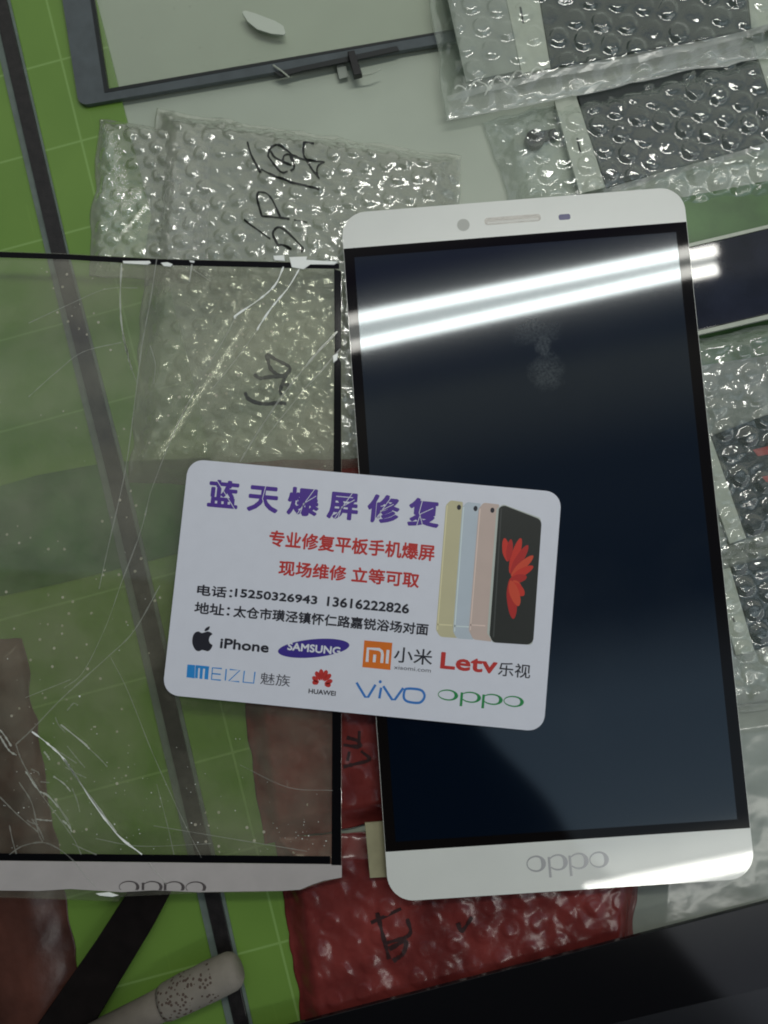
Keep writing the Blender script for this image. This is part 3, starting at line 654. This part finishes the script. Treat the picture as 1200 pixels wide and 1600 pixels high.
bm = bmesh.new(); rc = np.random.default_rng(8)
for k in range(150):      # crushed glass dust
    if k < 60: x, y = rc.normal(250, 90), rc.uniform(1190, 1330)
    elif k < 90: x, y = rc.normal(470, 30), rc.normal(1310, 14)
    elif k < 125: x, y = rc.normal(45, 40), rc.normal(1210, 70)
    else: x, y = rc.uniform(5, 510), rc.uniform(430, 1330)
    if not (2 < x < 512 and 425 < y < 1330) or (255 < x and 712 < y < 1112): continue
    c = P(x, y, 8.7); r = float(np.exp(rc.normal(-2.25, .4))) * MM; a0 = rc.uniform(0, 6.28); m = int(rc.integers(3, 6)); tz = rc.normal(0, .25, 2)
    pts = [(c[0] + r * rc.uniform(.5, 1.2) * math.cos(a0 + 6.283 * j / m), c[1] + r * rc.uniform(.5, 1.2) * math.sin(a0 + 6.283 * j / m)) for j in range(m)]
    top = bm.verts.new((c[0], c[1], 8.66 * MM + r * .7)); lo = [bm.verts.new((p[0], p[1], 8.66 * MM)) for p in pts]
    for j in range(m): bm.faces.new((lo[j], lo[(j + 1) % m], top))
dust = link('glass_dust', from_bm(bm, 'glass_dust'), M['shard'], cg); dust['kind'] = 'stuff'

# ------------------------------------------------------------------ the white phone display
PH_ROT = .0715135
ph = thing('phone_display', 'white phone display assembly with black screen reflecting two fluorescent tubes', 'phone display', (0, 0, .0072), PH_ROT)
def L(px, py, z=9.0):
    p = P(px, py, z); c, s = math.cos(-PH_ROT), math.sin(-PH_ROT)
    return (p[0] * c - p[1] * s, p[0] * s + p[1] * c)
hw, hh = .0410, .080155
Z0 = 7.2
body = round_poly([(-hw, hh), (-hw, -hh), (hw, -hh), (hw, hh)], .0058, 10)
slab('body', body, 0.0, 1.8, M['white_gloss'], ph, bevel=.22, seg=3)
e = .00008
def screen_mat(name, base, rough):
    m = solid(name, base, rough, .5)
    t = m.node_tree; b = [n for n in t.nodes if n.type == 'BSDF_PRINCIPLED'][0]
    return m, t, b
mb, t, b = screen_mat('screen_border', (.005, .004, .004), .03)
b.inputs['Specular IOR Level'].default_value = .18
qb = [L(537, 388), L(1075, 347), L(1168.5, 1294), L(602, 1331)]
yt = (qb[0][1] + qb[1][1]) / 2; yb = (qb[2][1] + qb[3][1]) / 2
slab('screen_border', [(-hw + e, yt), (-hw + e, yb), (hw - e, yb), (hw - e, yt)], 1.78, 1.83, mb, ph)
qd = [L(553, 403), L(1057, 362), L(1151, 1281), L(619, 1314)]
dl = (qd[0][0] + qd[3][0]) / 2; dr = (qd[1][0] + qd[2][0]) / 2; dt = (qd[0][1] + qd[1][1]) / 2; db = (qd[2][1] + qd[3][1]) / 2
md, t, b = screen_mat('screen_glass', (.0006, .0036, .0105), .045)
b.inputs['Specular Tint'].default_value = (.82, .93, 1.0, 1)
b.inputs['Coat Weight'].default_value = .16; b.inputs['Coat Roughness'].default_value = .11
# fingerprint smudges: greasy haze with its own shape
tcn = N(t, 'ShaderNodeTexCoord')
wsub = N(t, 'ShaderNodeVectorMath', operation='SUBTRACT'); t.links.new(tcn.outputs['Object'], wsub.inputs[0]); wsub.inputs[1].default_value = (.0021, .0021, 0)
def blob(cx, cy, rx, ry):
    mp = N(t, 'ShaderNodeMapping'); mp.inputs['Location'].default_value = (-cx / rx, -cy / ry, 0); mp.inputs['Scale'].default_value = (1 / rx, 1 / ry, 0)
    t.links.new(warp.outputs[0], mp.inputs[0])
    ln = N(t, 'ShaderNodeVectorMath', operation='LENGTH'); t.links.new(mp.outputs[0], ln.inputs[0])
    r = N(t, 'ShaderNodeMapRange'); r.inputs['From Min'].default_value = 1.0; r.inputs['From Max'].default_value = .45; t.links.new(ln.outputs['Value'], r.inputs['Value'])
    return r.outputs[0]
nw = N(t, 'ShaderNodeTexNoise'); nw.inputs['Scale'].default_value = 420; nw.inputs['Detail'].default_value = 4; t.links.new(tcn.outputs['Object'], nw.inputs['Vector'])
warp = N(t, 'ShaderNodeVectorMath', operation='MULTIPLY_ADD'); t.links.new(nw.outputs['Color'], warp.inputs[0]); warp.inputs[1].default_value = (.0042, .0042, 0); t.links.new(wsub.outputs[0], warp.inputs[2])
f1 = L(853, 582); f2 = L(850, 540); f3 = L(838, 520)
nz = N(t, 'ShaderNodeTexNoise'); nz.inputs['Scale'].default_value = 1700; nz.inputs['Detail'].default_value = 5; t.links.new(tcn.outputs['Object'], nz.inputs['Vector'])
nz2 = N(t, 'ShaderNodeTexNoise'); nz2.inputs['Scale'].default_value = 22; nz2.inputs['Detail'].default_value = 6; t.links.new(tcn.outputs['Object'], nz2.inputs['Vector'])
sm = math_node(t, 'MAXIMUM', math_node(t, 'MULTIPLY', blob(*f1, .0045, .0048), .8), math_node(t, 'MAXIMUM', blob(*f2, .0022, .0042), math_node(t, 'MULTIPLY', blob(*f3, .0068, .0038), .55)))
nzr = N(t, 'ShaderNodeMapRange'); nzr.inputs['From Min'].default_value = .25; nzr.inputs['From Max'].default_value = .72; t.links.new(nz.outputs['Fac'], nzr.inputs['Value'])
sm = math_node(t, 'MULTIPLY', sm, nzr.outputs[0])
gr = N(t, 'ShaderNodeMapRange'); gr.inputs['From Min'].default_value = .52; gr.inputs['From Max'].default_value = .8; gr.inputs['To Max'].default_value = .10; t.links.new(nz2.outputs['Fac'], gr.inputs['Value'])
sm = math_node(t, 'MAXIMUM', sm, gr.outputs[0])
mx = N(t, 'ShaderNodeMix', data_type='RGBA'); t.links.new(math_node(t, 'MULTIPLY', sm, .30), mx.inputs['Factor']); mx.inputs['A'].default_value = (.0006, .0036, .0105, 1); mx.inputs['B'].default_value = (.22, .25, .26, 1)
t.links.new(mx.outputs['Result'], b.inputs['Base Color'])
slab('screen', [(dl, dt), (dl, db), (dr, db), (dr, dt)], 1.80, 1.85, md, ph)
ea, eb = L(757, 347), L(845, 339); ec = ((ea[0] + eb[0]) / 2, (ea[1] + eb[1]) / 2); el_ = abs(eb[0] - ea[0]) / 2
M['grille'] = solid('grille_grey', (.34, .33, .31), .35, .5, metal=.3, bump=.3, bscale=2500)
slab('earpiece', round_poly([(ec[0] - el_, ec[1] + .0009), (ec[0] - el_, ec[1] - .0009), (ec[0] + el_, ec[1] - .0009), (ec[0] + el_, ec[1] + .0009)], .0008), 1.78, 1.815, M['grille'], ph)
el2 = el_ - .0006
slab('earpiece_stripe', round_poly([(ec[0] - el2, ec[1] - .0001), (ec[0] - el2, ec[1] - .0006), (ec[0] + el2, ec[1] - .0006), (ec[0] + el2, ec[1] - .0001)], .0002), 1.80, 1.825, solid('grille_pale', (.6, .6, .56), .3), ph)  # paler stripe along the lower half of the grille
c1 = L(724, 351.5); slab('camera_window', ellipse(*c1, .00150, .00150), 1.78, 1.812, solid('camera_grey', (.50, .51, .47), .12), ph)
c2 = L(882, 339); slab('sensor', round_poly([(c2[0] - .0014, c2[1] + .0007), (c2[0] - .0014, c2[1] - .0007), (c2[0] + .0014, c2[1] - .0007), (c2[0] + .0014, c2[1] + .0007)], .0005), 1.78, 1.812, solid('sensor_violet', (.09, .085, .20), .2), ph)
w0 = L(822, 1342); w1 = L(953, 1362)
wide_round_word('lettering', w0[0], w1[1] - .0004, w1[0], w0[1] + .0006, 1.83 * MM, M['silver'], ph, heavy=.85)
fx = slab('flex_connector', [L(x, y, 6.5) for x, y in ((570, 1285), (612, 1282), (616, 1369), (578, 1371))], -.9, -.3, M['flex'], ph, bevel=.1)

# ------------------------------------------------------------------ the business card
ZC = 10.0
cc = [P(*q, ZC)[:2] for q in ((293, 717), (877, 768), (851, 1145), (254, 1085))]
cen = sum(cc) / 4; vx = (cc[1] - cc[0]) + (cc[2] - cc[3]); CROT = math.atan2(vx[1], vx[0])
card = thing('business_card', 'white business card with purple and red Chinese lettering lying across glass and phone', 'business card', (cen[0], cen[1], .0091), CROT)
def Cc(px, py):
    p = P(px, py, ZC)[:2] - cen; c, s = math.cos(-CROT), math.sin(-CROT)
    return (p[0] * c - p[1] * s, p[0] * s + p[1] * c)
cw, ch = .0437, .02735
M['card'] = solid('card_white', (.70, .72, .80), .42, .4, var=.015, vscale=300, coat=.2, coatr=.22)
slab('card_body', round_poly([(-cw, ch), (-cw, -ch), (cw, -ch), (cw, ch)], .0036, 8), 0.0, .78, M['card'], card, bevel=.12)
zk = .78 * MM
def ink(name, c, r=.4): return solid('print_' + name, c, r, .4, var=.03, vscale=150)
K = dict(purple=ink('purple', (.085, .035, .30)), red=ink('red', (.52, .035, .03)), black=ink('black', (.018, .018, .028)), blue=ink('blue', (.035, .19, .56)), sky=ink('sky', (.025, .26, .66)),
         orange=ink('orange', (.72, .17, .015)), green=ink('green', (.015, .25, .065)), navy=ink('navy', (.045, .025, .26)), grey=ink('grey', (.07, .07, .09)), white=ink('white', (.72, .74, .80)))
def ctext(name, body, tl, br, col, bold=0.0, z=.045, shear=0.0):
    a = Cc(*tl); b = Cc(*br); e_ = bold * .6
    return fit_text(name, body, a[0] + e_, b[0] - e_, b[1] + e_, a[1] - e_, zk + z * MM, K[col], card, 0.0, shear, 0.0, bold)
hl = ctext('headline_text', '蓝 天 爆 屏 修 复', (328, 749), (684.5, 825), 'purple', .00025)
# splintered cuts through the headline letters
cuts = []
for k, (x, y) in enumerate([(354, 774), (414, 779), (476, 785), (536, 790), (597, 796), (659, 801)]):
    d = [(-16, -25), (14, 24)] if k in (0,) else ([(3, -26), (-4, 0), (3, 26)] if k in (1, 5) else [(18, -24), (2, -2), (-16, 24)])
    cuts.append([Cc(x + a, y + b) for a, b in d])
    if k > 1: cuts.append([Cc(x + 18, y - 12 + k), Cc(x - 2, y + 2), Cc(x - 8, y + 20)])
strokes('headline_cut', cuts, .00016, lambda x, y: zk + .055 * MM, K['white'], card, smooth=False)
ctext('service_text', '专业修复平板手机爆屏', (422, 828), (678, 877), 'red', .00011)
ctext('service_text', '现场维修 立等可取', (437, 875), (654, 919), 'red', .00011)
ctext('phone_text', '电话：', (309, 913), (362, 935), 'black', .00008)
ctext('phone_text', '15250326943', (368, 919.5), (495, 944.5), 'black', .00010)
ctext('phone_text', '13616222826', (512, 932), (638.5, 959), 'black', .00010)
ctext('address_text', '地址：', (305, 940), (358, 963), 'black', .00008)
ctext('address_text', '太仓市璜泾镇怀仁路嘉锐浴场对面', (366, 946), (668.5, 993), 'black', .00008)
def cpoly(pts, s, ox, oy): return [Cc(ox + x / s, oy + y / s) for x, y in pts]
def closed_smooth(p, n=4):
    q = [np.array(v) for v in p]; k = len(q); out = []
    for i in range(k):
        a, b, c, d = q[i - 1], q[i], q[(i + 1) % k], q[(i + 2) % k]
        for j in range(n):
            t_ = j / n; out.append(tuple(.5 * (2 * b + (c - a) * t_ + (2 * a - 5 * b + 4 * c - d) * t_ * t_ + (3 * b - a - 3 * c + d) * t_ ** 3)))
    return out
body_ = closed_smooth(cpoly([(243, 334), (225, 325), (205, 332), (192, 353), (188, 385), (195, 415), (210, 436), (228, 441), (245, 434), (262, 437), (280, 441), (296, 430), (307, 406), (293, 395), (286, 375), (292, 354), (306, 341), (295, 330), (278, 325), (262, 330)], 3.75, 250, 900))
leaf_ = closed_smooth(cpoly([(261, 323), (266, 307), (290, 295), (287, 312), (275, 321)], 3.75, 250, 900))
zp2 = zk + .02 * MM
flat('fruit_emblem', [body_, leaf_], zp2, K['black'], card)
ctext('maker_name', 'iPhone', (345, 997), (419, 1020), 'black', .00011)
ec_ = Cc(490, 1013); S = .000146
flat('oval_badge', [ellipse(ec_[0], ec_[1], 56.5 * S, 14.2 * S, 48, .185)], zp2, K['navy'], card)
ctext('maker_name', 'SAMSUNG', (450, 1003.5), (531, 1023.5), 'white', .00009, z=.06)
mz = [cpoly(p, 3.75, 250, 900) for p in ([(160, 519), (205, 522), (202, 600), (154, 594)], [(208, 522), (288, 530), (286, 546), (207, 538)], [(207, 536), (224, 538), (220, 600), (204, 598)], [(234, 540), (252, 542), (247, 604), (230, 602)], [(264, 542), (286, 545), (281, 607), (259, 604)])]
flat('maker_emblem', mz, zp2, K['sky'], card)
strokes('maker_name', [cpoly(l, 3.75, 250, 900) for l in ([(362, 543), (307, 538), (301, 606), (356, 611)], [(304, 572), (355, 577)], [(388, 545), (382, 613)], [(408, 548), (468, 553), (402, 615), (464, 620)], [(494, 556), (486, 622), (548, 628), (556, 562)])],
        .00030, lambda x, y: zp2, K['sky'], card, smooth=False)
ctext('maker_name', '魅族', (408, 1050.5), (452.5, 1073.5), 'grey', 0)
pet = []
for k in range(8):
    th = math.radians(172 - k * 23.4) - .087 + CROT * 0; base = np.array(Cc(502, 1070)); r0, r1 = .8 * MM, 3.05 * MM
    d = np.array([math.cos(th), math.sin(th)]); nn = np.array([-d[1], d[0]])
    off = base + np.array([0, .25 * MM]) if 1 < k < 6 else base
    sc_ = [.72, .9, 1.0, 1.08, 1.08, 1.0, .9, .72][k]
    pet.append(closed_smooth([tuple(off + d * r0 * .9), tuple(off + d * r1 * .55 * sc_ + nn * .42 * MM), tuple(off + d * r1 * .85 * sc_ + nn * .48 * MM), tuple(off + d * r1 * sc_), tuple(off + d * r1 * .85 * sc_ - nn * .48 * MM), tuple(off + d * r1 * .55 * sc_ - nn * .42 * MM)]))
flat('petal_emblem', pet, zp2, K['red'], card)
ctext('maker_name', 'HUAWEI', (482.5, 1076), (524, 1087.5), 'black', .00004)
flat('square_emblem', [cpoly([(103, 143), (258, 157), (247, 307), (92, 291)], 3.53, 540, 960)], zp2, K['orange'], card)
strokes('emblem_letters', [cpoly([(118, 262), (123, 188), (185, 193), (200, 205), (203, 222), (199, 268)], 3.53, 540, 960), cpoly([(157, 264), (161, 222)], 3.53, 540, 960), cpoly([(228, 271), (234, 196)], 3.53, 540, 960)],
        .00066, lambda x, y: zp2 + .02 * MM, K['white'], card, smooth=False)
ctext('maker_name', '小米', (617, 1010), (674.5, 1040), 'black', .00004)
ctext('web_text', 'xiaomi.com', (616, 1039.5), (673, 1051), 'grey', .0)
ctext('maker_name', 'Letv', (690, 1019), (776, 1053), 'red', .00016)
ctext('maker_name', '乐视', (779.5, 1034), (828, 1060.5), 'black', .00003)
vl = [[(60, 376), (108, 456), (124, 456), (165, 388)], [(196, 404), (186, 464)], [(208, 396), (256, 470), (272, 470), (318, 406)]]
oo = closed_smooth(cpoly([(340, 410), (410, 416), (434, 440), (430, 468), (404, 488), (345, 482), (322, 462), (324, 426)], 3.53, 540, 960)); oo.append(oo[0])
strokes('maker_name', [cpoly(l, 3.53, 540, 960) for l in vl] + [oo], .00056, lambda x, y: zp2, K['blue'], card, smooth=False)
dd = cpoly([(191, 372)], 3.53, 540, 960)[0]
flat('letter_dot', [ellipse(dd[0], dd[1], .00036, .00036, 14)], zp2, K['blue'], card)
a_ = Cc(685, 1076); b_ = Cc(817.5, 1113)
wide_round_word('maker_name', a_[0], b_[1], b_[0], a_[1], zp2, K['green'], card, heavy=1.0)
# printed picture of four phones
def pk(pts): return cpoly(pts, 5.4545, 660, 760)
cam_dot = []
for nm, col, pts, dot in (('gold', (.56, .52, .33), [(200, 160), (240, 118), (345, 132), (345, 200), (292, 1292), (150, 1282), (116, 1222)], (312, 178)),
                          ('silver', (.50, .57, .64), [(340, 175), (382, 132), (500, 146), (490, 200), (432, 1306), (292, 1296), (262, 1236)], (453, 188)),
                          ('rose', (.58, .46, .41), [(480, 190), (522, 138), (660, 155), (640, 200), (585, 1322), (432, 1304), (396, 1226)], (597, 203))):
    zz = zk + {'gold': .015, 'silver': .025, 'rose': .035}[nm] * MM
    flat('printed_phone', [round_poly(pk(pts), [.0010, .0010, .0003, .0, .0, .0012, .0014])], zz, ink('phone_' + nm, col, .4), card)
    ed = [pts[0], ((pts[0][0] * .1 + pts[-1][0] * .9), (pts[0][1] * .1 + pts[-1][1] * .9)), pts[-1], pts[-2]]
    strokes('printed_edge', [pk([(x + 12, y) for x, y in (pts[0], pts[-1])]), pk([(pts[-1][0] + 4, pts[-1][1] - 46), (pts[-1][0] + 140, pts[-1][1] - 38)])], .00028, lambda x, y, zz=zz: zz + .006 * MM, ink('edge_' + nm, tuple(min(.78, c * 1.35) for c in col)), card, smooth=False)
    dc = pk([dot])[0]; flat('printed_lens', [ellipse(dc[0], dc[1], .00048, .00062, 16)], zz + .008 * MM, K['black'], card)
flat('printed_edge', [round_poly(pk([(632, 190), (690, 152), (1012, 270), (940, 1352), (600, 1330), (552, 1250)]), [.0006, .0008, .0008, .0008, .0008, .0008])], zk + .045 * MM, ink('phone_rim', (.50, .54, .50)), card)
flat('printed_phone', [round_poly(pk([(652, 182), (695, 160), (1018, 285), (944, 1352), (600, 1330), (572, 1265)]), [.0010, .0014, .0016, .0016, .0012, .0012])], zk + .055 * MM, ink('phone_black', (.022, .024, .020)), card)
leafs = []
def petal(x0, y0, x1, y1, w):
    d = np.array([x1 - x0, y1 - y0], float); n_ = np.array([-d[1], d[0]]) / np.linalg.norm(d) * w; a = np.array([x0, y0], float)
    leafs.append(closed_smooth(pk([tuple(a), tuple(a + d * .35 + n_), tuple(a + d * .8 + n_ * .8), tuple(a + d), tuple(a + d * .8 - n_ * .8), tuple(a + d * .35 - n_)])))
for q in ((745, 740, 840, 440, 34), (750, 750, 900, 500, 34), (755, 765, 945, 590, 32), (755, 785, 945, 680, 32), (750, 800, 890, 770, 34), (745, 810, 840, 880, 40), (760, 820, 865, 930, 40), (752, 780, 775, 1130, 42), (750, 800, 820, 1020, 40), (725, 640, 700, 440, 30), (730, 640, 755, 450, 26)):
    petal(*q)
mr = [solid('print_petal', c, .4, .4) for c in ((.58, .035, .02), (.44, .022, .018), (.62, .07, .03))]
for k, l_ in enumerate(leafs): flat('printed_petal', [l_], zk + (.060 + .003 * k) * MM, mr[k % 3], card)
flat('printed_gleam', [round_poly(pk([(668, 190), (678, 186), (612, 1290), (600, 1285)]), .0001)], zk + .058 * MM, ink('gleam', (.06, .065, .06)), card)
